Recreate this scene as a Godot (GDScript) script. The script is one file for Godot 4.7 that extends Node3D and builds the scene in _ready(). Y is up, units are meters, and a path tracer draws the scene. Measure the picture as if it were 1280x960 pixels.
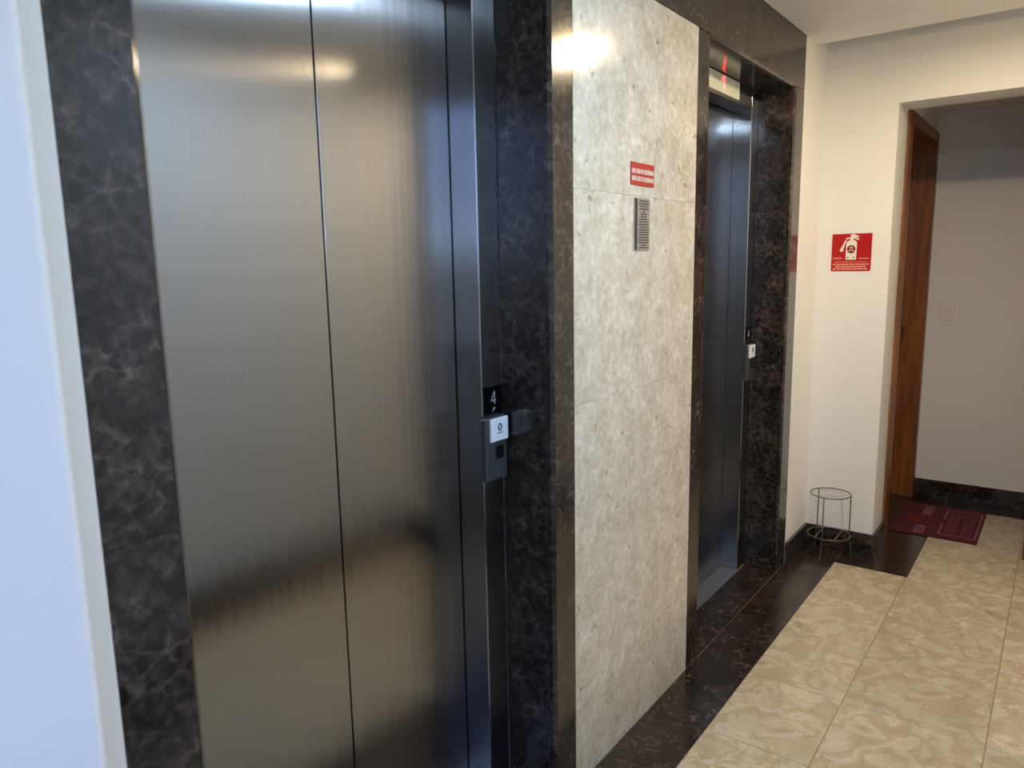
extends Node3D

# ---------------------------------------------------------------- measures (metres; wall of the lifts is x = 0, floor y = 0)
const CEIL := 2.468
const OPEN_TOP := 2.234
const FAR_Z := -3.932
const RIGHT_X := 1.45
const BACK_Z := 2.4
const NICHE_X := 0.328
const NICHE_Z := -5.15
const NICHE_R := 0.99
const STEEL_X := -0.163
const LIFTS := [[-0.544, -1.5325], [-2.5006, -3.4639]]

var M := {}
var rng := RandomNumberGenerator.new()


func _ready() -> void:
	rng.seed = 7
	# ---------------- camera
	var cam := Camera3D.new()
	cam.name = "camera"
	cam.position = Vector3(1.024, 1.5, 0.0)
	cam.rotation = Vector3(-0.16232, 0.64508, -0.01877)
	cam.fov = 54.93
	cam.near = 0.02
	cam.far = 60.0
	var lens := CameraAttributesPhysical.new()
	lens.frustum_focal_length = 24.0 / (2.0 * tan(deg_to_rad(54.93 / 2.0)))
	lens.frustum_focus_distance = 3.4
	lens.frustum_near = 0.02
	lens.frustum_far = 60.0
	lens.exposure_aperture = 4.5
	cam.attributes = lens
	add_child(cam)
	cam.current = true
	# ---------------- sky, exposure
	var env := Environment.new()
	env.background_mode = Environment.BG_SKY
	var sky := Sky.new()
	var sm := ProceduralSkyMaterial.new()
	sm.sky_top_color = Color(0.42, 0.56, 0.84)
	sm.sky_horizon_color = Color(0.66, 0.76, 0.92)
	sm.ground_horizon_color = Color(0.45, 0.50, 0.56)
	sm.ground_bottom_color = Color(0.30, 0.32, 0.34)
	sky.sky_material = sm
	env.sky = sky
	env.background_energy_multiplier = 10.0
	env.tonemap_mode = Environment.TONE_MAPPER_LINEAR
	env.tonemap_exposure = 1.76
	env.sdfgi_enabled = true
	env.ssao_enabled = true
	env.ssil_enabled = true
	var we := WorldEnvironment.new()
	we.name = "world_environment"
	we.environment = env
	add_child(we)
	# ---------------- things, the large ones first
	materials()
	ceiling_and_lamps()
	left_wall()
	far_wall()
	other_walls()
	floor_tiles()
	lifts()
	apartment_doors()
	doormat()
	signs()
	plant_stand()
	light_switch()


# ================================================================ helpers
func tagged(o: Node3D, label: String, category := "", kind := "", group := "") -> void:
	o.set_meta("label", label)
	if category:
		o.set_meta("category", category)
	if kind:
		o.set_meta("kind", kind)
	if group:
		o.set_meta("group", group)


func base(called: String, at := Vector3.ZERO) -> Node3D:
	var o := Node3D.new()
	o.name = called
	o.position = at
	add_child(o, true)
	return o


func start() -> SurfaceTool:
	var st := SurfaceTool.new()
	st.begin(Mesh.PRIMITIVE_TRIANGLES)
	return st


func obj(called: String, st: SurfaceTool, m: Material, parent: Node = self) -> MeshInstance3D:
	st.generate_tangents()
	var o := MeshInstance3D.new()
	o.name = called
	o.mesh = st.commit()
	o.material_override = m
	o.cast_shadow = GeometryInstance3D.SHADOW_CASTING_SETTING_ON
	parent.add_child(o, true)
	return o


func vert(st: SurfaceTool, p: Vector3, n: Vector3, uvo: Vector2) -> void:
	var a := n.abs()
	var uv := Vector2(p.x, -p.y)
	if a.x >= a.y and a.x >= a.z:
		uv = Vector2(-p.z, -p.y)
	elif a.y >= a.z:
		uv = Vector2(p.x, p.z)
	st.set_normal(n)
	st.set_uv(uv + uvo)
	st.add_vertex(p)


func tri(st: SurfaceTool, a: Vector3, b: Vector3, c: Vector3, n: Vector3, uvo := Vector2.ZERO) -> void:
	if (b - a).cross(c - a).dot(n) > 0.0:
		var t := b
		b = c
		c = t
	vert(st, a, n, uvo)
	vert(st, b, n, uvo)
	vert(st, c, n, uvo)


func quad(st: SurfaceTool, a: Vector3, b: Vector3, c: Vector3, d: Vector3, n: Vector3, uvo := Vector2.ZERO) -> void:
	tri(st, a, b, c, n, uvo)
	tri(st, a, c, d, n, uvo)


# a box from corner lo to corner hi whose edges are chamfered by bv
func box(st: SurfaceTool, lo: Vector3, hi: Vector3, bv := 0.0, uvo := Vector2.ZERO) -> void:
	var l := Vector3(minf(lo.x, hi.x), minf(lo.y, hi.y), minf(lo.z, hi.z))
	var h := Vector3(maxf(lo.x, hi.x), maxf(lo.y, hi.y), maxf(lo.z, hi.z))
	var c := (l + h) / 2.0
	var e := (h - l) / 2.0
	bv = minf(bv, minf(e.x, minf(e.y, e.z)) * 0.95)
	var f := e - Vector3.ONE * bv
	for ax in 3:
		var u := (ax + 1) % 3
		var w := (ax + 2) % 3
		for s in [-1.0, 1.0]:
			var n := Vector3.ZERO
			n[ax] = s
			var q: Array[Vector3] = []
			for k in [[-1.0, -1.0], [1.0, -1.0], [1.0, 1.0], [-1.0, 1.0]]:
				var p := c
				p[ax] += s * e[ax]
				p[u] += k[0] * f[u]
				p[w] += k[1] * f[w]
				q.append(p)
			quad(st, q[0], q[1], q[2], q[3], n, uvo)
	if bv <= 0.0:
		return
	for ax in 3:      # the twelve edges, along axis ax
		var u := (ax + 1) % 3
		var w := (ax + 2) % 3
		for su in [-1.0, 1.0]:
			for sw in [-1.0, 1.0]:
				var n := Vector3.ZERO
				n[u] = su
				n[w] = sw
				n = n.normalized()
				var q: Array[Vector3] = []
				for k in [[-1.0, 0], [1.0, 0], [1.0, 1], [-1.0, 1]]:
					var p := c
					p[ax] += k[0] * f[ax]
					p[u] += su * (e[u] if k[1] == 0 else f[u])
					p[w] += sw * (f[w] if k[1] == 0 else e[w])
					q.append(p)
				quad(st, q[0], q[1], q[2], q[3], n, uvo)
	for sx in [-1.0, 1.0]:
		for sy in [-1.0, 1.0]:
			for sz in [-1.0, 1.0]:
				var s := Vector3(sx, sy, sz)
				tri(st, c + s * Vector3(e.x, f.y, f.z), c + s * Vector3(f.x, e.y, f.z), c + s * Vector3(f.x, f.y, e.z), s.normalized(), uvo)


func block(called: String, lo: Vector3, hi: Vector3, bv: float, m: Material, parent: Node = self, shift := false) -> MeshInstance3D:
	var st := start()
	box(st, lo, hi, bv, Vector2(rng.randf(), rng.randf()) * 3.0 if shift else Vector2.ZERO)
	return obj(called, st, m, parent)


# a bar along +y or +z whose cross-section is given in two axes; used for slabs with one wide chamfer
func prism(st: SurfaceTool, pts: PackedVector2Array, to3: Callable, depth: float, normal: Vector3, uvo := Vector2.ZERO) -> void:
	var idx := Geometry2D.triangulate_polygon(pts)
	var mid := Vector3.ZERO
	for p in pts:
		mid += to3.call(p) as Vector3
	mid /= pts.size()
	for k in range(0, idx.size(), 3):
		var a: Vector3 = to3.call(pts[idx[k]])
		var b: Vector3 = to3.call(pts[idx[k + 1]])
		var c: Vector3 = to3.call(pts[idx[k + 2]])
		tri(st, a + normal * depth, b + normal * depth, c + normal * depth, normal, uvo)
		tri(st, a, b, c, -normal, uvo)
	var clockwise := Geometry2D.is_polygon_clockwise(pts)
	for k in pts.size():
		var p := pts[k]
		var q := pts[(k + 1) % pts.size()]
		var d := q - p
		var out2 := Vector2(d.y, -d.x).normalized() * (-1.0 if clockwise else 1.0)
		var a: Vector3 = to3.call(p)
		var b: Vector3 = to3.call(q)
		var n: Vector3 = ((to3.call(p + out2) as Vector3) - a).normalized()
		quad(st, a, b, b + normal * depth, a + normal * depth, n, uvo)


func tube(st: SurfaceTool, pts: PackedVector3Array, r: float, closed := false, seg := 8) -> void:
	var n := pts.size()
	var rings := []
	var up := Vector3.UP
	for i in n:
		var a := pts[(i - 1 + n) % n] if closed or i > 0 else pts[i]
		var b := pts[(i + 1) % n] if closed or i < n - 1 else pts[i]
		var t := (b - a).normalized()
		var ref := up if absf(t.dot(up)) < 0.9 else Vector3.RIGHT
		var s := t.cross(ref).normalized()
		var u := s.cross(t).normalized()
		var ring := []
		for k in seg:
			var an := TAU * k / seg
			var d := s * cos(an) + u * sin(an)
			ring.append([pts[i] + d * r, d])
		rings.append(ring)
	for i in (n if closed else n - 1):
		var A: Array = rings[i]
		var B: Array = rings[(i + 1) % n]
		for k in seg:
			var k2 := (k + 1) % seg
			smooth_quad(st, A[k], A[k2], B[k2], B[k])
	if not closed:
		for e in [0, n - 1]:
			var t := (pts[0] - pts[1]).normalized() if e == 0 else (pts[n - 1] - pts[n - 2]).normalized()
			for k in seg:
				tri(st, pts[e], rings[e][k][0], rings[e][(k + 1) % seg][0], t)


func smooth_quad(st: SurfaceTool, a: Array, b: Array, c: Array, d: Array) -> void:
	for t in [[a, b, c], [a, c, d]]:
		var q: Array = t
		var nn: Vector3 = q[0][1] + q[1][1] + q[2][1]
		if ((q[1][0] - q[0][0]) as Vector3).cross(q[2][0] - q[0][0]).dot(nn) > 0.0:
			q = [t[0], t[2], t[1]]
		for v in q:
			st.set_normal(v[1])
			st.set_uv(Vector2(v[0].x + v[0].z, v[0].y))
			st.add_vertex(v[0])


# a solid of revolution about a vertical axis; profile of (radius, height)
func lathe(st: SurfaceTool, prof: PackedVector2Array, at: Vector3, seg := 40) -> void:
	for i in prof.size() - 1:
		var p := prof[i]
		var q := prof[i + 1]
		var d := (q - p).normalized()
		for k in seg:
			var a0 := TAU * k / seg
			var a1 := TAU * (k + 1) / seg
			var v := []
			for w in [[p, a0], [q, a0], [q, a1], [p, a1]]:
				var pr: Vector2 = w[0]
				var an: float = w[1]
				v.append([at + Vector3(pr.x * cos(an), pr.y, pr.x * sin(an)), Vector3(d.y * cos(an), -d.x, d.y * sin(an)).normalized()])
			smooth_quad(st, v[0], v[1], v[2], v[3])


# lettering as a thin mesh of the given width and height, centred at the origin of xf, facing its +z
func lettering(called: String, s: String, w: float, h: float, xf: Transform3D, m: Material, parent: Node, bold := true) -> MeshInstance3D:
	var tm := TextMesh.new()
	var f := SystemFont.new()
	f.font_names = PackedStringArray(["Droid Sans"])
	f.font_weight = 700 if bold else 400
	tm.font = f
	tm.text = s
	tm.font_size = 48
	tm.pixel_size = 0.01
	tm.depth = 0.02
	tm.curve_step = 1.0
	var ab := tm.get_aabb()
	var k := Vector3(w / maxf(ab.size.x, 1e-4), h / maxf(ab.size.y, 1e-4), 0.03)
	var c := ab.get_center()
	var b := Transform3D(Basis.from_scale(k), Vector3(-c.x * k.x, -c.y * k.y, 0.0003))
	var st := start()
	st.append_from(tm, 0, xf * b)
	var o := MeshInstance3D.new()
	o.name = called
	o.mesh = st.commit()
	o.material_override = m
	parent.add_child(o, true)
	return o


func flat_shape(called: String, pts: PackedVector2Array, xf: Transform3D, depth: float, m: Material, parent: Node) -> MeshInstance3D:
	var st := start()
	prism(st, pts, func(p: Vector2) -> Vector3: return xf * Vector3(p.x, p.y, 0.0), depth, xf.basis.z.normalized())
	return obj(called, st, m, parent)


func rounded(w: float, h: float, r: float) -> PackedVector2Array:
	var out := PackedVector2Array()
	for c in [[1, 1, 0], [-1, 1, 1], [-1, -1, 2], [1, -1, 3]]:
		for k in 5:
			var an: float = PI / 2 * (c[2] + k / 4.0)
			out.append(Vector2(c[0] * (w / 2 - r) + r * cos(an), c[1] * (h / 2 - r) + r * sin(an)))
	return out


func disc(r: float, at := Vector2.ZERO, seg := 28, ry := 0.0) -> PackedVector2Array:
	var out := PackedVector2Array()
	for k in seg:
		out.append(at + Vector2(r * cos(TAU * k / seg), (ry if ry > 0.0 else r) * sin(TAU * k / seg)))
	return out


# ================================================================ materials
func plain(c: Color, rough := 0.6, metal := 0.0) -> StandardMaterial3D:
	var m := StandardMaterial3D.new()
	m.albedo_color = c
	m.roughness = rough
	m.metallic = metal
	return m


func fnl(sd: int, freq: float, type := FastNoiseLite.TYPE_SIMPLEX_SMOOTH, oct := 4, warp := 0.0) -> FastNoiseLite:
	var n := FastNoiseLite.new()
	n.seed = sd
	n.frequency = freq
	n.noise_type = type
	n.fractal_type = FastNoiseLite.FRACTAL_FBM if oct > 1 else FastNoiseLite.FRACTAL_NONE
	n.fractal_octaves = oct
	if type == FastNoiseLite.TYPE_CELLULAR:
		n.cellular_return_type = FastNoiseLite.RETURN_DISTANCE2_SUB
		n.cellular_jitter = 1.0
	if warp > 0.0:
		n.domain_warp_enabled = true
		n.domain_warp_amplitude = warp
		n.domain_warp_frequency = freq * 0.8
		n.domain_warp_fractal_octaves = 3
	return n


func field(n: FastNoiseLite, s := 1024) -> PackedByteArray:
	var im := n.get_seamless_image(s, s, false, false, 0.1, true)
	im.convert(Image.FORMAT_L8)
	return im.get_data()


func picture(rgb: PackedByteArray, s := 1024) -> ImageTexture:
	return ImageTexture.create_from_image(Image.create_from_data(s, s, false, Image.FORMAT_RGB8, rgb))


func materials() -> void:
	var S := 1024
	# --- dark brown marble: blotches, a net of thin pale veins, a few strong ones
	var blot := field(fnl(11, 0.006, FastNoiseLite.TYPE_SIMPLEX_SMOOTH, 5, 30.0))
	var fine := field(fnl(12, 0.03, FastNoiseLite.TYPE_SIMPLEX_SMOOTH, 4))
	var net := field(fnl(13, 0.022, FastNoiseLite.TYPE_CELLULAR, 1, 34.0))
	var net2 := field(fnl(14, 0.05, FastNoiseLite.TYPE_CELLULAR, 1, 20.0))
	var big := field(fnl(15, 0.005, FastNoiseLite.TYPE_CELLULAR, 1, 60.0))
	var mask := field(fnl(16, 0.008, FastNoiseLite.TYPE_SIMPLEX_SMOOTH, 3))
	var px := PackedByteArray()
	px.resize(S * S * 3)
	for i in S * S:
		var b := blot[i] / 255.0
		var f := fine[i] / 255.0
		var k := mask[i] / 255.0
		var v := maxf(0.0, 1.0 - net[i] / 44.0) * clampf(k * 2.4 - 0.6, 0.0, 1.0)
		var v2 := maxf(0.0, 1.0 - net2[i] / 46.0) * clampf(b * 2.4 - 0.75, 0.0, 1.0)
		var v3 := maxf(0.0, 1.0 - big[i] / 9.0) * clampf(f * 2.5 - 0.7, 0.0, 1.0)
		var t := clampf(0.28 + 0.45 * (b - 0.5) + 0.85 * (f - 0.5) + 0.30 * v2 + 0.26 * v, 0.0, 1.0)
		var g := 0.19 * v * v + 0.16 * v3 + 0.06 * v2 * v2
		px[i * 3] = int(clampf(27.0 + 58.0 * t + 120.0 * g, 0.0, 255.0))
		px[i * 3 + 1] = int(clampf(23.0 + 50.0 * t + 110.0 * g, 0.0, 255.0))
		px[i * 3 + 2] = int(clampf(21.0 + 45.0 * t + 102.0 * g, 0.0, 255.0))
	var m := plain(Color.WHITE, 0.15)
	m.albedo_texture = picture(px)
	m.uv1_scale = Vector3(1.05, 1.05, 1.05)
	m.metallic_specular = 0.55
	M.dark = m
	var mf: StandardMaterial3D = m.duplicate()
	mf.roughness = 0.2
	mf.albedo_color = Color(0.93, 0.88, 0.84)
	M.dark_floor = mf
	# --- pale grey-beige marble of the wall: mottled, with small dark flecks and hair cracks
	var cloud := field(fnl(21, 0.007, FastNoiseLite.TYPE_SIMPLEX_SMOOTH, 6, 40.0))
	var spot := field(fnl(22, 0.028, FastNoiseLite.TYPE_SIMPLEX_SMOOTH, 4, 14.0))
	var crack := field(fnl(23, 0.013, FastNoiseLite.TYPE_CELLULAR, 1, 46.0))
	var where := field(fnl(24, 0.012, FastNoiseLite.TYPE_SIMPLEX_SMOOTH, 3))
	var grit := field(fnl(25, 0.11, FastNoiseLite.TYPE_SIMPLEX_SMOOTH, 2))
	for i in S * S:
		var c := cloud[i] / 255.0
		var s := spot[i] / 255.0
		var w := where[i] / 255.0
		var g := grit[i] / 255.0
		var k := maxf(0.0, 1.0 - crack[i] / 15.0) * clampf((w - 0.66) * 8.0, 0.0, 1.0) * clampf(g * 1.7 - 0.2, 0.0, 1.0)
		var fl := clampf((s - 0.79) * 8.0, 0.0, 1.0) * clampf((g - 0.42) * 3.5, 0.0, 1.0)
		var pale := clampf((s - 0.55) * 2.2, 0.0, 1.0)
		var t := (c - 0.5) * 0.12 + (s - 0.5) * 0.12 + (g - 0.5) * 0.08
		var d := 0.86 + t + 0.05 * pale - 0.42 * k - 0.16 * fl
		px[i * 3] = int(clampf(d * 237.0, 0.0, 255.0))
		px[i * 3 + 1] = int(clampf(d * 228.0 - (0.5 - c) * 4.0, 0.0, 255.0))
		px[i * 3 + 2] = int(clampf(d * 208.0 - (0.5 - c) * 12.0, 0.0, 255.0))
	m = plain(Color.WHITE, 0.13)
	m.albedo_texture = picture(px)
	m.uv1_scale = Vector3(1.0, 1.0, 1.0)
	M.beige = m
	# --- travertine-like floor tile: warm, with drawn-out swirls and brown spots
	var swirl := field(fnl(31, 0.0042, FastNoiseLite.TYPE_SIMPLEX_SMOOTH, 4, 110.0))
	var flow := field(fnl(32, 0.014, FastNoiseLite.TYPE_SIMPLEX_SMOOTH, 5, 50.0))
	var edge := field(fnl(33, 0.0075, FastNoiseLite.TYPE_CELLULAR, 1, 90.0))
	var dots := field(fnl(34, 0.03, FastNoiseLite.TYPE_SIMPLEX_SMOOTH, 2, 16.0))
	for i in S * S:
		var a := swirl[i] / 255.0
		var f := flow[i] / 255.0
		var e := maxf(0.0, 1.0 - edge[i] / 14.0) * clampf((f - 0.42) * 4.0, 0.0, 1.0)
		var o := clampf((dots[i] / 255.0 - 0.88) * 12.0, 0.0, 1.0) * clampf((a - 0.4) * 5.0, 0.0, 1.0)
		var u := a * 9.0 + f * 0.9
		var line := pow(absf(2.0 * (u - floorf(u)) - 1.0), 7.0) * clampf((f - 0.35) * 2.5, 0.0, 1.0)
		var band := 0.5 + 0.5 * sin(a * 23.0 + 2.0 * f)
		var t := 0.82 + 0.10 * (f - 0.5) + 0.075 * (band - 0.5) - 0.11 * e - 0.10 * line - 0.16 * o
		var warm := 0.10 - 0.5 * (band - 0.5) + 0.7 * line + 0.5 * e + 0.3 * (0.5 - f)
		px[i * 3] = int(clampf(t * 238.0, 0.0, 255.0))
		px[i * 3 + 1] = int(clampf(t * (222.0 - 10.0 * warm), 0.0, 255.0))
		px[i * 3 + 2] = int(clampf(t * (197.0 - 34.0 * warm), 0.0, 255.0))
	m = plain(Color(0.96, 0.95, 0.92), 0.24)
	m.albedo_texture = picture(px)
	m.uv1_scale = Vector3(0.62, 0.62, 0.62)
	M.tile = []
	for tone in [0.97, 1.0, 0.945, 0.985]:
		var mt: StandardMaterial3D = m.duplicate()
		mt.albedo_color = Color(0.975, 0.965, 0.94) * tone
		M.tile.append(mt)
	# --- wood: fine upright grain
	var S2 := 512
	var g1 := field(fnl(41, 0.03, FastNoiseLite.TYPE_SIMPLEX_SMOOTH, 4), S2)
	var g2 := field(fnl(42, 0.008, FastNoiseLite.TYPE_SIMPLEX_SMOOTH, 3), S2)
	var wpx := PackedByteArray()
	wpx.resize(S2 * S2 * 3)
	for i in S2 * S2:
		var t := 0.8 + 0.22 * (g1[i] / 255.0 - 0.5) + 0.3 * (g2[i] / 255.0 - 0.5)
		wpx[i * 3] = int(clampf(t * 164.0, 0.0, 255.0))
		wpx[i * 3 + 1] = int(clampf(t * 98.0, 0.0, 255.0))
		wpx[i * 3 + 2] = int(clampf(t * 47.0, 0.0, 255.0))
	m = plain(Color.WHITE, 0.38)
	m.albedo_texture = picture(wpx, S2)
	m.uv1_scale = Vector3(5.0, 0.45, 1.0)
	M.wood = m
	# --- brushed steel: the grain is upright, so the shine spreads sideways
	var h := field(fnl(51, 0.05, FastNoiseLite.TYPE_SIMPLEX_SMOOTH, 4), S2)
	var spx := PackedByteArray()
	spx.resize(S2 * S2 * 3)
	for i in S2 * S2:
		var v := int(clampf(228.0 + 9.0 * (h[i] / 255.0 - 0.5), 0.0, 255.0))
		spx[i * 3] = v
		spx[i * 3 + 1] = v
		spx[i * 3 + 2] = v
	var stex := picture(spx, S2)
	var gim := Image.create(2048, 4, false, Image.FORMAT_RGB8)
	for x in 2048:
		var slope := clampf(rng.randfn(0.0, 0.055), -0.3, 0.3)
		for y in 4:
			gim.set_pixel(x, y, Color(0.5 + 0.5 * slope, 0.5, 0.5 + 0.5 * sqrt(1.0 - slope * slope)))
	var grain := ImageTexture.create_from_image(gim)
	m = plain(Color(0.70, 0.70, 0.70), 0.165, 1.0)
	m.albedo_texture = stex
	m.uv1_scale = Vector3(12.0, 0.12, 1.0)
	m.anisotropy_enabled = true
	m.anisotropy = 1.0
	m.normal_enabled = true
	m.normal_texture = grain
	M.steel = m
	M.sill = plain(Color(0.72, 0.73, 0.74), 0.42, 1.0)
	# --- the rest
	M.wall = plain(Color(0.92, 0.915, 0.90), 0.72)
	M.ceiling = plain(Color(0.93, 0.925, 0.915), 0.85)
	M.grout = plain(Color(0.46, 0.40, 0.31), 0.9)
	M.joint = plain(Color(0.80, 0.77, 0.70), 0.9)
	M.dark_grout = plain(Color(0.34, 0.29, 0.25), 0.9)
	M.shaft = plain(Color(0.05, 0.05, 0.05), 0.9)
	M.red = plain(Color(0.70, 0.065, 0.06), 0.35)
	M.red_dull = plain(Color(0.70, 0.16, 0.12), 0.4)
	M.print_white = plain(Color(0.92, 0.90, 0.84), 0.5)
	M.print_pink = plain(Color(0.90, 0.62, 0.56), 0.5)
	M.print_dark_red = plain(Color(0.38, 0.03, 0.03), 0.5)
	M.print_grey = plain(Color(0.40, 0.38, 0.36), 0.5)
	M.plaque = plain(Color(0.66, 0.65, 0.64), 0.4, 0.6)
	M.engraved = plain(Color(0.16, 0.15, 0.15), 0.6)
	M.black_gloss = plain(Color(0.012, 0.014, 0.02), 0.08)
	M.black_line = plain(Color(0.03, 0.025, 0.025), 0.5)
	M.reader_body = plain(Color(0.30, 0.31, 0.32), 0.35, 0.4)
	M.reader_white = plain(Color(0.88, 0.90, 0.93), 0.3)
	M.reader_dark = plain(Color(0.05, 0.05, 0.06), 0.3)
	M.logo_blue = plain(Color(0.10, 0.16, 0.24), 0.5)
	M.plate_digit = plain(Color(0.55, 0.56, 0.58), 0.4)
	M.plastic = plain(Color(0.86, 0.87, 0.80), 0.35)
	M.switch_plastic = plain(Color(0.93, 0.89, 0.87), 0.4)
	M.brass = plain(Color(0.60, 0.50, 0.34), 0.25, 1.0)
	M.wire = plain(Color(0.50, 0.46, 0.41), 0.38, 0.85)
	M.mat = plain(Color(0.31, 0.065, 0.125), 0.95)
	M.mat_edge = plain(Color(0.25, 0.05, 0.10), 0.95)
	M.mat_print = plain(Color(0.58, 0.36, 0.42), 0.95)
	M.mat_faint = plain(Color(0.47, 0.22, 0.28), 0.95)
	M.mat_red = plain(Color(0.44, 0.09, 0.10), 0.95)
	M.lamp_rim = plain(Color(0.88, 0.88, 0.86), 0.4)
	M.window_frame = plain(Color(0.80, 0.80, 0.80), 0.4)
	M.warm_glow = glow(Color(1.0, 0.86, 0.64), 34.0)
	M.cool_glow = glow(Color(0.84, 0.92, 1.0), 22.0)
	M.led_red = glow(Color(1.0, 0.07, 0.16), 2.2)
	var pane := StandardMaterial3D.new()
	pane.transparency = BaseMaterial3D.TRANSPARENCY_ALPHA
	pane.albedo_color = Color(0.95, 0.98, 1.0, 0.04)
	pane.roughness = 0.02
	M.pane = pane


func glow(c: Color, e: float) -> StandardMaterial3D:
	var m := plain(Color(0.9, 0.9, 0.88), 0.5)
	m.emission_enabled = true
	m.emission = c
	m.emission_energy_multiplier = e
	return m


# ================================================================ the setting
func ceiling_and_lamps() -> void:
	# the lowered ceiling stops short of the far wall; the true ceiling is above it
	var c := block("ceiling", Vector3(0.0, CEIL, BACK_Z), Vector3(RIGHT_X, CEIL + 0.03, -3.759), 0.003, M.ceiling)
	tagged(c, "lowered white plaster ceiling with a gap before the far wall", "ceiling", "structure")
	var s := start()
	box(s, Vector3(-0.3, CEIL + 0.16, BACK_Z + 0.2), Vector3(RIGHT_X + 0.2, CEIL + 0.3, FAR_Z - 0.22))
	box(s, Vector3(NICHE_X - 0.3, 2.32, FAR_Z - 0.219), Vector3(NICHE_R + 0.3, 2.45, NICHE_Z - 0.15))
	var u := obj("ceiling_001", s, M.ceiling)
	tagged(u, "plain white upper ceiling over the doorway niche", "ceiling", "structure")
	lamp(Vector3(0.823, CEIL, -2.96), M.warm_glow, Color(1.0, 0.905, 0.755), 1.06, "round ceiling lamp with warm light between the two lifts")
	lamp(Vector3(0.823, CEIL, -1.44), M.cool_glow, Color(0.76, 0.88, 1.0), 1.05, "round ceiling lamp with cool light before the nearer lift")


func lamp(at: Vector3, gm: Material, col: Color, e: float, label: String) -> void:
	var t := base("ceiling_lamp", at)
	tagged(t, label, "lamp", "", "round ceiling lamps")
	var st := start()
	lathe(st, PackedVector2Array([Vector2(0.0, 0.0), Vector2(0.095, 0.0), Vector2(0.095, -0.016), Vector2(0.08, -0.018), Vector2(0.08, -0.006), Vector2(0.0, -0.006)]), Vector3.ZERO)
	obj("rim", st, M.lamp_rim, t)
	st = start()
	lathe(st, PackedVector2Array([Vector2(0.0, -0.007), Vector2(0.076, -0.007), Vector2(0.076, -0.042), Vector2(0.068, -0.050), Vector2(0.0, -0.052)]), Vector3.ZERO)
	obj("diffuser", st, gm, t)
	var l := AreaLight3D.new()
	l.name = "lamp_light"
	l.area_size = Vector2(0.13, 0.13)
	l.area_normalize_energy = true
	l.light_energy = e
	l.light_color = col
	l.area_range = 8.0
	l.area_attenuation = 2.0
	l.shadow_enabled = true
	l.position = Vector3(0, -0.056, 0)
	l.rotation = Vector3(-PI / 2, 0, 0)
	t.add_child(l)


func left_wall() -> void:
	# masonry behind the stone, with the two lift openings left free, then every slab as a piece of its own
	var w := base("wall_left")
	tagged(w, "lift wall clad in dark brown and pale beige marble slabs", "wall", "structure")
	var st := start()
	var x0 := -0.34
	var zs := [BACK_Z, LIFTS[0][0] + 0.02, LIFTS[0][1] - 0.02, LIFTS[1][0] + 0.02, LIFTS[1][1] - 0.02, -3.585]
	box(st, Vector3(x0, 0, zs[1]), Vector3(-0.02, CEIL + 0.2, -0.427))
	for k in [2, 4]:
		box(st, Vector3(x0, 0, zs[k]), Vector3(-0.02, CEIL + 0.2, zs[k + 1]))
	for k in [1, 3]:
		box(st, Vector3(x0, OPEN_TOP + 0.02, zs[k]), Vector3(-0.02, CEIL + 0.2, zs[k + 1]))
	obj("masonry", st, M.joint, w)
	st = start()
	box(st, Vector3(x0 - 0.05, 0, 0.0), Vector3(x0, CEIL + 0.2, FAR_Z))
	obj("shaft_back", st, M.shaft, w)
	# plastered ends: a strip flush with the stone, then a projecting face nearer the camera; and the corner by the far wall
	block("plaster_strip", Vector3(x0, 0, -0.4275), Vector3(0.001, CEIL, BACK_Z), 0.002, M.wall, w)
	block("plaster_corner", Vector3(x0, 0, -3.5845), Vector3(0.0, CEIL + 0.16, FAR_Z), 0.0, M.wall, w)
	var p := start()
	var r := 0.012
	var pts := PackedVector2Array([Vector2(0.0012, 0.0), Vector2(0.12 - r, 0.0)])
	for k in range(1, 7):
		var an := PI / 2 * k / 6.0
		pts.append(Vector2(0.12 - r + r * sin(an), r - r * cos(an)))
	pts.append(Vector2(0.12, 2.0))
	pts.append(Vector2(0.0012, 2.0))
	prism(p, pts, func(q: Vector2) -> Vector3: return Vector3(q.x, 0.0, -0.358 + q.y), CEIL, Vector3.UP)
	obj("plaster_face", p, M.wall, w)
	# beige slabs between the lifts
	var ys := [0.0, 0.56, 1.12, 1.685, 2.239]
	for k in 4:
		block("beige_slab", Vector3(-0.019, ys[k] + 0.0003, -1.635), Vector3(0.0, ys[k + 1] - 0.0003, -2.398), 0.0004, M.beige, w, true)
	# dark slabs: above the beige, above each opening, and the trims beside each opening
	block("dark_slab", Vector3(-0.019, 2.240, -1.635), Vector3(0.0, CEIL, -2.3975), 0.001, M.dark, w, true)
	head_slab(w, -0.4275, -1.634, LIFTS[0])
	head_slab(w, -2.3985, -3.584, LIFTS[1])
	for y in [[0.0, 1.1195], [1.1205, OPEN_TOP - 0.0005]]:
		side_slab(w, -0.4275, LIFTS[0][0], y)
		side_slab(w, -1.634, LIFTS[0][1], y)
		side_slab(w, -2.3985, LIFTS[1][0], y)
		side_slab(w, -3.584, LIFTS[1][1], y)
	for L in LIFTS:
		for y in [[0.0, 1.1193], [1.1207, OPEN_TOP]]:
			block("reveal_slab", Vector3(STEEL_X, y[0], L[0] + 0.019), Vector3(-0.021, y[1], L[0]), 0.001, M.dark, w, true)
			block("reveal_slab", Vector3(STEEL_X, y[0], L[1] - 0.019), Vector3(-0.021, y[1], L[1]), 0.001, M.dark, w, true)
		block("soffit_slab", Vector3(STEEL_X, OPEN_TOP + 0.019, L[0] - 0.0005), Vector3(-0.021, OPEN_TOP + 0.0005, L[1] + 0.0005), 0.001, M.dark, w, true)


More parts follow.
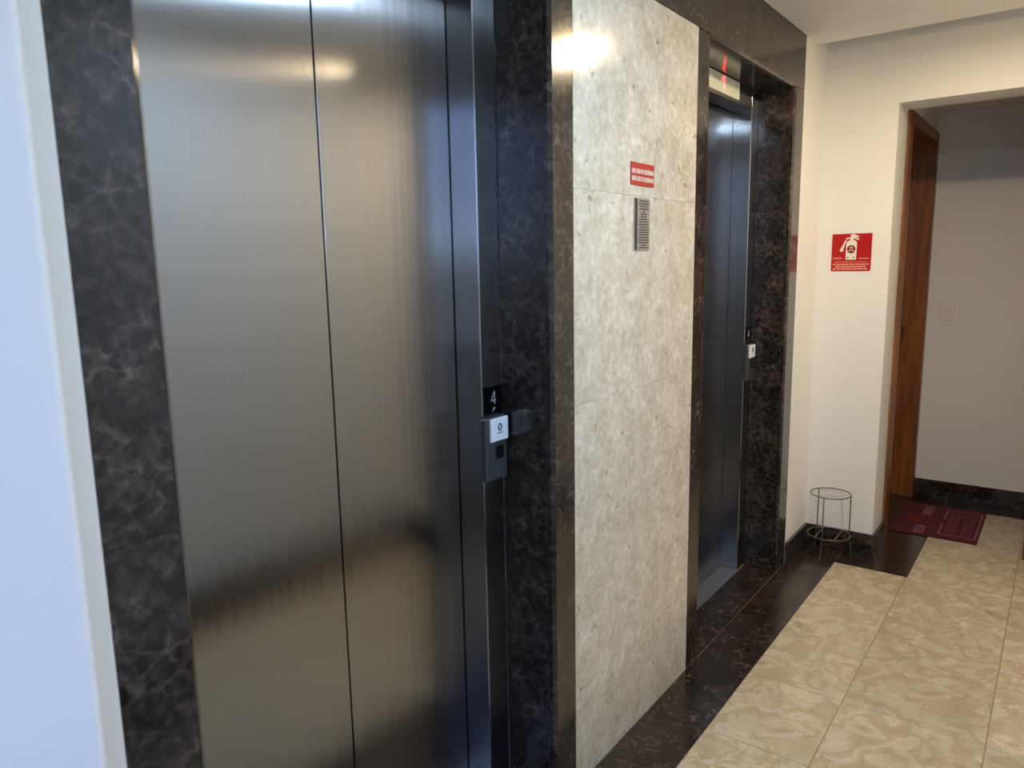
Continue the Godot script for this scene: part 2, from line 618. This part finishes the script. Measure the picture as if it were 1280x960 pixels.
# upright trim slab from its outer edge z0 to the opening edge z1, whose inner front edge is widely chamfered
func side_slab(w: Node, z0: float, z1: float, y: Array) -> void:
	var s := signf(z1 - z0)
	var c := 0.009
	var st := start()
	var pts := PackedVector2Array([Vector2(-0.0195, z0), Vector2(-0.001, z0), Vector2(0.0, z0 + s * 0.001), Vector2(0.0, z1 - s * c), Vector2(-c, z1), Vector2(-0.0195, z1)])
	prism(st, pts, func(q: Vector2) -> Vector3: return Vector3(q.x, y[0], q.y), y[1] - y[0], Vector3.UP, Vector2(rng.randf(), rng.randf()) * 3.0)
	obj("trim_slab", st, M.dark, w)


func head_slab(w: Node, z0: float, z1: float, _L: Array) -> void:
	var c := 0.009
	var st := start()
	var pts := PackedVector2Array([Vector2(-0.0195, OPEN_TOP), Vector2(-c, OPEN_TOP), Vector2(0.0, OPEN_TOP + c), Vector2(0.0, CEIL), Vector2(-0.0195, CEIL)])
	prism(st, pts, func(q: Vector2) -> Vector3: return Vector3(q.x, q.y, z0), z0 - z1, Vector3(0, 0, -1), Vector2(rng.randf(), rng.randf()) * 3.0)
	obj("head_slab", st, M.dark, w)


func far_wall() -> void:
	var z1 := FAR_Z - 0.22
	var st := start()
	var portal := PackedVector2Array([Vector2(-0.34, 0), Vector2(NICHE_X, 0), Vector2(NICHE_X, 2.195), Vector2(NICHE_R, 2.195), Vector2(NICHE_R, 0), Vector2(RIGHT_X + 0.15, 0), Vector2(RIGHT_X + 0.15, 2.395), Vector2(-0.34, 2.395)])
	prism(st, portal, func(q: Vector2) -> Vector3: return Vector3(q.x, q.y, FAR_Z), 0.22, Vector3(0, 0, -1))
	box(st, Vector3(-0.34, 2.393, FAR_Z + 0.005), Vector3(RIGHT_X + 0.15, CEIL + 0.17, z1), 0.004)
	var w := obj("wall_far", st, M.wall)
	tagged(w, "white end wall with the open doorway and the red extinguisher sign", "wall", "structure")
	# the niche behind: left wall with the wooden door in it, back wall, right wall with a second door
	st = start()
	var a := -4.262
	var b := -5.088
	box(st, Vector3(0.10, 0, z1 + 0.002), Vector3(NICHE_X, 2.33, a))
	box(st, Vector3(0.10, 0, b), Vector3(NICHE_X, 2.33, NICHE_Z - 0.002))
	box(st, Vector3(0.10, 2.163, a), Vector3(NICHE_X, 2.33, b))
	box(st, Vector3(0.04, 0, z1), Vector3(0.10, 2.33, NICHE_Z))
	w = obj("wall_niche_left", st, M.wall)
	tagged(w, "short white niche wall around the wooden door", "wall", "structure")
	w = block("wall_niche_back", Vector3(0.04, 0, NICHE_Z), Vector3(NICHE_R + 0.2, 2.33, NICHE_Z - 0.12), 0.0, M.wall)
	tagged(w, "white back wall of the niche carrying the light switch", "wall", "structure")
	st = start()
	box(st, Vector3(NICHE_R, 0, z1 + 0.002), Vector3(NICHE_R + 0.22, 2.33, -4.30))
	box(st, Vector3(NICHE_R, 0, -5.09), Vector3(NICHE_R + 0.22, 2.33, NICHE_Z))
	box(st, Vector3(NICHE_R, 2.163, -4.30), Vector3(NICHE_R + 0.22, 2.33, -5.09))
	box(st, Vector3(NICHE_R + 0.22, 0, z1), Vector3(NICHE_R + 0.28, 2.33, NICHE_Z))
	w = obj("wall_niche_right", st, M.wall)
	tagged(w, "white niche wall at the right edge around the second door", "wall", "structure")
	# dark stone skirting
	var bb := base("baseboard_far")
	tagged(bb, "dark stone skirting in the corner behind the wire stand", "baseboard", "structure")
	block("skirting_piece", Vector3(0.0, 0, FAR_Z), Vector3(NICHE_X + 0.015, 0.11, FAR_Z + 0.015), 0.002, M.dark, bb, true)
	block("skirting_piece", Vector3(0.0, 0, -3.5855), Vector3(0.015, 0.11, FAR_Z + 0.0155), 0.002, M.dark, bb, true)
	block("skirting_piece", Vector3(NICHE_X, 0, FAR_Z - 0.0005), Vector3(NICHE_X + 0.015, 0.11, -4.165), 0.002, M.dark, bb, true)
	bb = base("baseboard_niche")
	tagged(bb, "dark stone skirting along the niche back wall", "baseboard", "structure")
	block("skirting_piece", Vector3(NICHE_X + 0.004, 0, NICHE_Z), Vector3(NICHE_R, 0.11, NICHE_Z + 0.015), 0.002, M.dark, bb, true)


func other_walls() -> void:
	# the wall facing the lifts; a window in it, beside the camera, lets the daylight in
	var a := Vector2(0.30, 0.95)      # (z, y) of the window's lower corner
	var b := Vector2(1.00, 2.45)
	var st := start()
	var x2 := RIGHT_X + 0.15
	box(st, Vector3(RIGHT_X, 0, a.x), Vector3(x2, CEIL + 0.16, FAR_Z))
	box(st, Vector3(RIGHT_X, 0, b.x), Vector3(x2, CEIL + 0.16, BACK_Z + 0.15))
	box(st, Vector3(RIGHT_X, 0, a.x), Vector3(x2, a.y, b.x))
	box(st, Vector3(RIGHT_X, b.y, a.x), Vector3(x2, CEIL + 0.16, b.x))
	var w := obj("wall_right", st, M.wall)
	tagged(w, "plain white corridor wall facing the lifts", "wall", "structure")
	var bb := block("baseboard_right", Vector3(RIGHT_X - 0.015, 0, BACK_Z), Vector3(RIGHT_X, 0.11, FAR_Z), 0.002, M.dark)
	tagged(bb, "dark stone skirting along the wall facing the lifts", "baseboard", "structure")
	w = block("wall_back", Vector3(-0.39, 0, BACK_Z), Vector3(RIGHT_X, CEIL + 0.16, BACK_Z + 0.15), 0.0, M.wall)
	tagged(w, "plain white wall closing the near end of the corridor", "wall", "structure")
	var win := base("window_1", Vector3(RIGHT_X + 0.08, a.y, (a.x + b.x) / 2))
	tagged(win, "metal framed window lighting the near end of the corridor", "window", "structure")
	var hw := (b.x - a.x) / 2
	var hh := b.y - a.y
	st = start()
	for q in [[-hw, -hw + 0.04, 0.0, hh], [hw - 0.04, hw, 0.0, hh], [-hw, hw, 0.0, 0.04], [-hw, hw, hh - 0.04, hh]]:
		box(st, Vector3(-0.02, q[2], q[0]), Vector3(0.02, q[3], q[1]), 0.003)
	obj("window_frame", st, M.window_frame, win)
	block("pane", Vector3(-0.002, 0.03, -hw + 0.03), Vector3(0.002, hh - 0.03, hw - 0.03), 0.0, M.pane, win)


func floor_tiles() -> void:
	var st := start()
	box(st, Vector3(-0.39, -0.12, BACK_Z + 0.15), Vector3(RIGHT_X + 0.15, -0.0022, NICHE_Z - 0.12))
	var f := obj("floor", st, M.grout)
	tagged(f, "polished floor of warm beige tiles with a dark marble border", "floor", "structure")
	var g := 0.0010
	var put := func(called: String, xa: float, xb: float, za: float, zb: float, m: Material) -> void:
		block(called, Vector3(xa + g, -0.02, za - g), Vector3(xb - g, rng.randf_range(-0.0002, 0.0002), zb + g), 0.0006, m, f, true)
	var cols := [0.199, 0.518, 0.933, 1.252]
	var rows := []
	var z := -3.742
	while z < BACK_Z:
		rows.append(z)
		z += 0.4085
	rows.append(BACK_Z)
	for r in rows.size() - 1:
		for c in 3:
			put.call("floor_tile", cols[c], cols[c + 1], rows[r + 1], rows[r], M.tile[rng.randi() % 4])
	for r in [[-3.742, -4.1505], [-4.1505, -4.559], [-4.559, -4.965]]:
		put.call("floor_tile", 0.5225, 0.933, r[0], r[1], M.tile[rng.randi() % 4])
		put.call("floor_tile", 0.933, NICHE_R, r[0] if r[0] < -3.8 else FAR_Z, r[1], M.tile[rng.randi() % 4])
	# dark border pieces
	var bz := [BACK_Z, 1.60, 0.65, -0.30, -1.20, -2.10, -3.0, FAR_Z]
	for k in bz.size() - 1:
		put.call("border_slab", 0.0, 0.199, bz[k], bz[k + 1], M.dark_floor)
		put.call("border_slab", 1.252, RIGHT_X, bz[k], bz[k + 1], M.dark_floor)
	put.call("border_slab", 0.199, 0.5225, -3.742, FAR_Z, M.dark_floor)
	put.call("border_slab", NICHE_R, 1.252, -3.742, FAR_Z, M.dark_floor)
	put.call("floor_tile", 0.933, NICHE_R, -3.742, FAR_Z, M.tile[rng.randi() % 4])
	put.call("border_slab", 0.10, 0.5225, FAR_Z, -4.50, M.dark_floor)
	put.call("border_slab", 0.10, 0.5225, -4.50, NICHE_Z, M.dark_floor)
	put.call("border_slab", 0.5225, NICHE_R + 0.2, -4.965, NICHE_Z, M.dark_floor)
	for L in LIFTS:
		put.call("threshold_slab", -0.157, -0.0005, L[0], L[1], M.dark_floor)


# ================================================================ the lifts
func lifts() -> void:
	lift(LIFTS[0], "nearer brushed steel lift door filling the left of the view")
	lift(LIFTS[1], "farther brushed steel lift door beside the white corner")
	plate(LIFTS[0], "black floor number plate on the nearer lift frame")
	plate(LIFTS[1], "black floor number plate on the farther lift frame")
	reader(LIFTS[0], "white fronted card reader on the nearer lift frame")
	reader(LIFTS[1], "white fronted card reader on the farther lift frame")
	# indicator over the farther lift
	var at := Vector3(STEEL_X, 2.196, (LIFTS[1][0] + LIFTS[1][1]) / 2 - 0.02)
	var t := base("floor_indicator", at)
	tagged(t, "pale floor indicator with a glowing red digit over the farther lift", "display")
	block("indicator_housing", Vector3(0, -0.036, 0.205), Vector3(0.006, 0.036, -0.205), 0.002, M.plastic, t)
	lettering("digit", "1", 0.036, 0.056, Transform3D(Basis(Vector3.UP, PI / 2), Vector3(0.0062, 0.003, -0.018)), M.led_red, t)


func lift(L: Array, label: String) -> void:
	var zc: float = (L[0] + L[1]) / 2
	var hw: float = (L[0] - L[1]) / 2 - 0.0005
	var t := base("elevator_door", Vector3(STEEL_X, 0, zc))
	tagged(t, label, "elevator door", "", "pair of steel lift doors")
	var jw := 0.0845
	var back := -0.13
	var top := 2.147
	var ht := OPEN_TOP - 0.0005
	for s in [1.0, -1.0]:
		block("jamb", Vector3(back, 0, s * hw), Vector3(0.0, ht, s * (hw - jw)), 0.0022, M.steel, t)
	block("header", Vector3(back, top, hw - jw), Vector3(0.0, ht, -hw + jw), 0.0022, M.steel, t)
	var iw := hw - jw - 0.003
	for s in [1.0, -1.0]:
		block("door_panel", Vector3(-0.116, 0.006, s * 0.0022), Vector3(-0.0845, top - 0.004, s * iw), 0.0007, M.steel, t)
	block("sill", Vector3(back, -0.015, iw + 0.002), Vector3(0.006, 0.001, -iw - 0.002), 0.0005, M.sill, t)
	block("shaft_seal", Vector3(-0.128, 0.0, hw - jw), Vector3(-0.120, top, -hw + jw), 0.0, M.shaft, t)


func plate(L: Array, label: String) -> void:
	var t := base("number_plate", Vector3(STEEL_X, 1.146, L[1] + 0.042))
	tagged(t, label, "plate", "", "number plates on the lift frames")
	block("backing", Vector3(0, -0.037, 0.0395), Vector3(0.0025, 0.037, -0.0395), 0.001, M.black_gloss, t)
	var xf := Transform3D(Basis(Vector3.UP, PI / 2), Vector3(0.0026, 0, 0))
	lettering("digit", "4", 0.021, 0.034, xf.translated_local(Vector3(0.001, 0.007, 0)), M.plate_digit, t, false)
	flat_shape("arrow", PackedVector2Array([Vector2(-0.005, -0.028), Vector2(0.0015, -0.022), Vector2(-0.0015, -0.0205), Vector2(0.0065, -0.0175), Vector2(0.006, -0.025), Vector2(0.004, -0.0235), Vector2(-0.003, -0.0295)]), xf, 0.0004, M.plate_digit, t)


func reader(L: Array, label: String) -> void:
	var t := base("card_reader", Vector3(STEEL_X, 0.937, L[1] + 0.0535))
	tagged(t, label, "card reader", "", "card readers on the lift frames")
	block("body", Vector3(0, 0, 0.0435), Vector3(0.021, 0.168, -0.0435), 0.003, M.reader_body, t)
	block("face_panel", Vector3(0.019, 0.105, 0.0295), Vector3(0.0265, 0.166, -0.0435), 0.0015, M.reader_white, t)
	block("call_button", Vector3(0.020, 0.056, 0.006), Vector3(0.0235, 0.092, -0.028), 0.0015, M.reader_dark, t)
	var xf := Transform3D(Basis(Vector3.UP, PI / 2), Vector3(0.0266, 0.142, -0.007))
	var st := start()
	var ring := PackedVector3Array()
	for k in 20:
		ring.append(xf * Vector3(0.0062 * cos(TAU * k / 20), 0.0088 * sin(TAU * k / 20), 0.0))
	tube(st, ring, 0.0021, true, 6)
	obj("emblem", st, M.logo_blue, t)
	flat_shape("caption", PackedVector2Array([Vector2(-0.012, -0.0165), Vector2(0.012, -0.0165), Vector2(0.012, -0.0145), Vector2(-0.012, -0.0145)]), xf, 0.0004, M.logo_blue, t)


# ================================================================ doors of the niche
func apartment_doors() -> void:
	# door_1 stands in the left wall of the niche, its leaf set back behind a deep lining
	var t := base("door_1", Vector3(0.205, 0, -4.675))
	tagged(t, "orange-brown wooden door with deep frame beside the doormat", "door", "structure")
	var za := 0.398
	var x1 := NICHE_X - 0.205
	var top := 2.153
	for s in [1.0, -1.0]:
		block("lining", Vector3(-0.04, 0, s * (za + 0.014)), Vector3(x1 + 0.004, top + 0.01, s * (za + 0.0)), 0.001, M.wood, t, true)
		block("casing", Vector3(x1 + 0.0004, 0, s * (za + 0.001)), Vector3(x1 + 0.012, top + 0.056, s * (za + 0.112 if s > 0 else za + 0.07)), 0.003, M.wood, t, true)
	block("lining", Vector3(-0.04, top, za), Vector3(x1 + 0.004, top + 0.01, -za), 0.001, M.wood, t, true)
	block("casing", Vector3(x1 + 0.0004, top + 0.001, za + 0.001), Vector3(x1 + 0.012, top + 0.056, -za - 0.001), 0.003, M.wood, t, true)
	block("leaf", Vector3(-0.036, 0.004, za - 0.003), Vector3(0.0, top - 0.003, -za + 0.003), 0.002, M.wood, t, true)
	var h := start()
	lathe(h, PackedVector2Array([Vector2(0.0, 0.0), Vector2(0.024, 0.0), Vector2(0.024, 0.005), Vector2(0.010, 0.008), Vector2(0.0, 0.008)]), Vector3.ZERO, 20)
	var hd := Node3D.new()
	hd.name = "door_handle"
	hd.position = Vector3(0.0, 1.065, -za + 0.062)
	t.add_child(hd)
	var rose := obj("rose", h, M.brass, hd)
	rose.rotation = Vector3(0, 0, -PI / 2)
	h = start()
	tube(h, PackedVector3Array([Vector3(0.0, 0, 0), Vector3(0.040, 0, 0), Vector3(0.047, 0, 0.008), Vector3(0.048, 0, 0.03), Vector3(0.046, -0.002, 0.115)]), 0.0075, false, 10)
	obj("lever", h, M.brass, hd)
	h = start()
	box(h, Vector3(0.0, -0.12, 0.012), Vector3(0.004, -0.06, -0.012), 0.0015)
	obj("key_plate", h, M.brass, hd)
	# door_2 opposite: only the foot of its casing comes into the frame
	t = base("door_2", Vector3(NICHE_R + 0.10, 0, -4.695))
	tagged(t, "wooden door frame at the right edge of the niche", "door", "structure")
	var x2 := -0.10
	for s in [1.0, -1.0]:
		block("casing", Vector3(x2 - 0.045, 0, s * 0.386), Vector3(x2 - 0.0003, top + 0.056, s * (0.415 if s > 0 else 0.45)), 0.003, M.wood, t, true)
		block("lining", Vector3(x2, 0, s * 0.393), Vector3(0.04, top + 0.008, s * 0.386), 0.001, M.wood, t, true)
	block("casing", Vector3(x2 - 0.045, top, 0.386), Vector3(x2 - 0.0003, top + 0.056, -0.386), 0.003, M.wood, t, true)
	block("leaf", Vector3(0.0, 0.004, 0.383), Vector3(0.036, top - 0.003, -0.383), 0.002, M.wood, t, true)


# ================================================================ small things
func doormat() -> void:
	var t := base("doormat", Vector3(0.535, 0, -4.668))
	tagged(t, "burgundy doormat with pale lettering before the wooden door", "doormat")
	var st := start()
	box(st, Vector3(-0.212, 0.0003, 0.295), Vector3(0.212, 0.007, -0.295), 0.003)
	obj("pile", st, M.mat, t)
	# the writing runs along -z, its upper side towards the door
	var xf := Transform3D(Basis(Vector3(0, 0, -1), Vector3(-1, 0, 0), Vector3(0, 1, 0)), Vector3(0, 0.0071, 0))
	lettering("lettering", "BEM", 0.13, 0.05, xf.translated_local(Vector3(-0.205, 0.066, 0)), M.mat_print, t)
	lettering("lettering", "VINDO", 0.185, 0.05, xf.translated_local(Vector3(0.155, 0.070, 0)), M.mat_print, t)
	# emblem: an oval flower head on a stem
	st = start()
	var ring := PackedVector3Array()
	for k in 24:
		ring.append(xf * Vector3(-0.03 + 0.045 * cos(TAU * k / 24), 0.118 + 0.05 * sin(TAU * k / 24), 0.0))
	tube(st, ring, 0.0045, true, 6)
	tube(st, PackedVector3Array([xf * Vector3(-0.03, 0.066, 0), xf * Vector3(-0.01, 0.03, 0), xf * Vector3(0.0, -0.022, 0)]), 0.005, false, 6)
	obj("emblem", st, M.mat_red, t)
	flat_shape("emblem_heart", disc(0.016, Vector2(-0.03, 0.118), 18, 0.02), xf, 0.001, M.mat_red, t)
	# frame with a gap in its upper side, and two lines of small writing that cannot be read
	st = start()
	for q in [[-0.235, -0.022, -0.045, -0.029], [0.035, -0.022, 0.235, -0.029], [-0.235, -0.192, 0.235, -0.200], [-0.235, -0.022, -0.229, -0.2], [0.229, -0.022, 0.235, -0.2]]:
		var a: Vector3 = xf * Vector3(q[0], q[1], -0.0005)
		var b: Vector3 = xf * Vector3(q[2], q[3], 0.0009)
		box(st, a, b)
	obj("printed_frame", st, M.mat_print, t)
	st = start()
	for line in [[-0.05, -0.098, 0.205], [-0.125, -0.172, 0.185]]:
		var x: float = -line[2]
		while x < line[2] - 0.02:
			var w := rng.randf_range(0.026, 0.034)
			box(st, xf * Vector3(x, line[0], -0.0005), xf * Vector3(x + w * 0.35, line[1], 0.0008))
			box(st, xf * Vector3(x, line[0], -0.0005), xf * Vector3(x + w * 0.8, line[0] - 0.01, 0.0008))
			if rng.randf() < 0.6:
				box(st, xf * Vector3(x, line[1] + 0.01, -0.0005), xf * Vector3(x + w * 0.8, line[1], 0.0008))
			x += w + 0.007
	obj("small_print", st, M.mat_faint, t).set_meta("kind", "stuff")


func words_row(st: SurfaceTool, xf: Transform3D, y: float, w: float, h: float, lo: float, hi: float) -> void:
	var x := -w / 2
	while x < w / 2 - lo * 0.5:
		var d := minf(rng.randf_range(lo, hi), w / 2 - x)
		box(st, xf * Vector3(x, y - h / 2, -0.0002), xf * Vector3(x + d, y + h / 2, 0.0005))
		x += d + lo * 0.22


func signs() -> void:
	var side := Basis(Vector3.UP, PI / 2)
	# red notice on the beige marble
	var t := base("fire_notice", Vector3(0.0, 1.7465, -2.011))
	tagged(t, "small red notice in white capitals on the beige marble", "sign")
	var xf := Transform3D(side, Vector3(0.0, 0, 0))
	flat_shape("notice_plate", rounded(0.146, 0.0635, 0.001), xf, 0.0025, M.red_dull, t)
	var up := Transform3D(side, Vector3(0.0026, 0, 0))
	lettering("lettering", "EM CASO DE INCÊNDIO", 0.136, 0.0165, up.translated_local(Vector3(0, 0.0095, 0)), M.print_white, t)
	lettering("lettering", "NÃO USE O ELEVADOR", 0.136, 0.0165, up.translated_local(Vector3(0, -0.0115, 0)), M.print_white, t)
	# grey engraved plaque under it
	t = base("engraved_plaque", Vector3(0.0, 1.605, -2.009))
	tagged(t, "narrow upright grey metal plaque with engraved lines below the red notice", "plaque")
	flat_shape("plaque_plate", rounded(0.098, 0.150, 0.001), xf, 0.003, M.plaque, t)
	up = Transform3D(side, Vector3(0.0031, 0, 0))
	flat_shape("dark_bar", PackedVector2Array([Vector2(-0.046, -0.073), Vector2(-0.033, -0.073), Vector2(-0.033, 0.073), Vector2(-0.046, 0.073)]), up, 0.0004, M.black_line, t)
	var st := start()
	var lens := [0.055, 0.066, 0.046, 0.058, 0.016, 0.038, 0.036, 0.052, 0.062, 0.062, 0.050, 0.064, 0.060, 0.062, 0.060, 0.068, 0.060, 0.034, 0.056]
	for k in lens.size():
		words_row(st, up.translated_local(Vector3(0.0085, 0, 0)), 0.0665 - k * 0.00745, lens[k], 0.0033, 0.007, 0.018)
	obj("engraved_lines", st, M.engraved, t).set_meta("kind", "stuff")
	# extinguisher sign on the end wall
	t = base("extinguisher_sign", Vector3(0.1565, 1.5205, FAR_Z))
	tagged(t, "square red fire extinguisher sign on the white end wall", "sign")
	xf = Transform3D(Basis(), Vector3(0, 0, 0.0))
	flat_shape("sign_plate", rounded(0.181, 0.180, 0.004), xf, 0.0025, M.red, t)
	xf = Transform3D(Basis(), Vector3(0, 0, 0.0026))
	var body := PackedVector2Array()
	for q in [[-0.0245, -0.035], [0.0235, -0.035], [0.0245, 0.046], [0.021, 0.053], [0.008, 0.060], [0.006, 0.068], [0.0315, 0.058], [0.0335, 0.064], [0.012, 0.074], [0.034, 0.0715], [0.034, 0.077], [0.010, 0.087], [-0.004, 0.086], [-0.0075, 0.080], [-0.005, 0.072], [-0.022, 0.071], [-0.029, 0.060], [-0.054, 0.008], [-0.041, 0.002], [-0.0265, 0.050], [-0.022, 0.064], [-0.006, 0.066], [-0.006, 0.060], [-0.021, 0.052], [-0.0245, 0.045]]:
		body.append(Vector2(q[0], q[1]))
	flat_shape("pictogram", body, xf, 0.0005, M.print_white, t)
	flat_shape("pictogram_disc", disc(0.0195, Vector2(-0.001, 0.015)), xf, 0.0009, M.print_dark_red, t)
	st = start()
	box(st, Vector3(-0.009, 0.018, 0.003), Vector3(0.008, 0.0265, 0.0041))
	box(st, Vector3(-0.016, 0.0065, 0.003), Vector3(0.014, 0.0125, 0.0041))
	obj("disc_print", st, M.print_pink, t)
	st = start()
	prism(st, disc(0.004, Vector2(-0.015, -0.025), 14), func(p: Vector2) -> Vector3: return xf * Vector3(p.x, p.y, 0), 0.0009, Vector3.BACK)
	prism(st, disc(0.004, Vector2(0.013, -0.025), 14), func(p: Vector2) -> Vector3: return xf * Vector3(p.x, p.y, 0), 0.0009, Vector3.BACK)
	obj("pictogram_dots", st, M.print_grey, t)
	st = start()
	words_row(st, xf.translated_local(Vector3(-0.062, 0, 0)), -0.0255, 0.042, 0.0028, 0.010, 0.016)
	words_row(st, xf.translated_local(Vector3(-0.062, 0, 0)), -0.0305, 0.042, 0.0028, 0.010, 0.016)
	words_row(st, xf.translated_local(Vector3(0.058, 0, 0)), -0.0295, 0.044, 0.0045, 0.010, 0.016)
	words_row(st, xf, -0.0575, 0.164, 0.0065, 0.012, 0.03)
	words_row(st, xf, -0.0690, 0.142, 0.0065, 0.008, 0.03)
	words_row(st, xf, -0.0800, 0.164, 0.0065, 0.012, 0.034)
	obj("small_print", st, M.print_pink, t).set_meta("kind", "stuff")
	lettering("lettering", "EQUIPAMENTOS ELÉTRICOS", 0.148, 0.009, xf.translated_local(Vector3(0.002, -0.0455, 0)), M.print_pink, t)


func plant_stand() -> void:
	var t := base("plant_stand", Vector3(0.147, 0, -3.818))
	tagged(t, "low round wire plant stand standing in the white corner", "plant stand")
	var R := 0.094
	for q in [["top_ring", 0.325, R], ["lower_ring", 0.112, R + 0.006]]:
		var st := start()
		var pts := PackedVector3Array()
		for k in 40:
			pts.append(Vector3(q[2] * cos(TAU * k / 40), q[1], q[2] * sin(TAU * k / 40)))
		tube(st, pts, 0.003, true, 8)
		obj(q[0], st, M.wire, t)
	for an in [1.66, -0.30, -2.44]:
		var d := Vector3(cos(an), 0, sin(an))
		var st := start()
		tube(st, PackedVector3Array([d * R + Vector3(0, 0.325, 0), d * (R + 0.001) + Vector3(0, 0.115, 0), d * (R + 0.008) + Vector3(0, 0.06, 0), d * (R + 0.018) + Vector3(0, 0.003, 0)]), 0.003)
		obj("leg", st, M.wire, t)
	for x in [-0.045, 0.045]:
		var st := start()
		var h := sqrt(R * R - x * x) + 0.004
		tube(st, PackedVector3Array([Vector3(x, 0.112, -h), Vector3(x, 0.112, h)]), 0.0028)
		obj("cross_bar", st, M.wire, t)


func light_switch() -> void:
	var t := base("light_switch", Vector3(0.447, 1.172, NICHE_Z))
	tagged(t, "pale light switch on the niche back wall", "light switch")
	block("cover_plate", Vector3(-0.038, -0.062, 0.0), Vector3(0.038, 0.062, 0.007), 0.003, M.switch_plastic, t)
	block("rocker", Vector3(-0.008, -0.034, 0.006), Vector3(0.015, 0.030, 0.011), 0.002, M.switch_plastic, t)
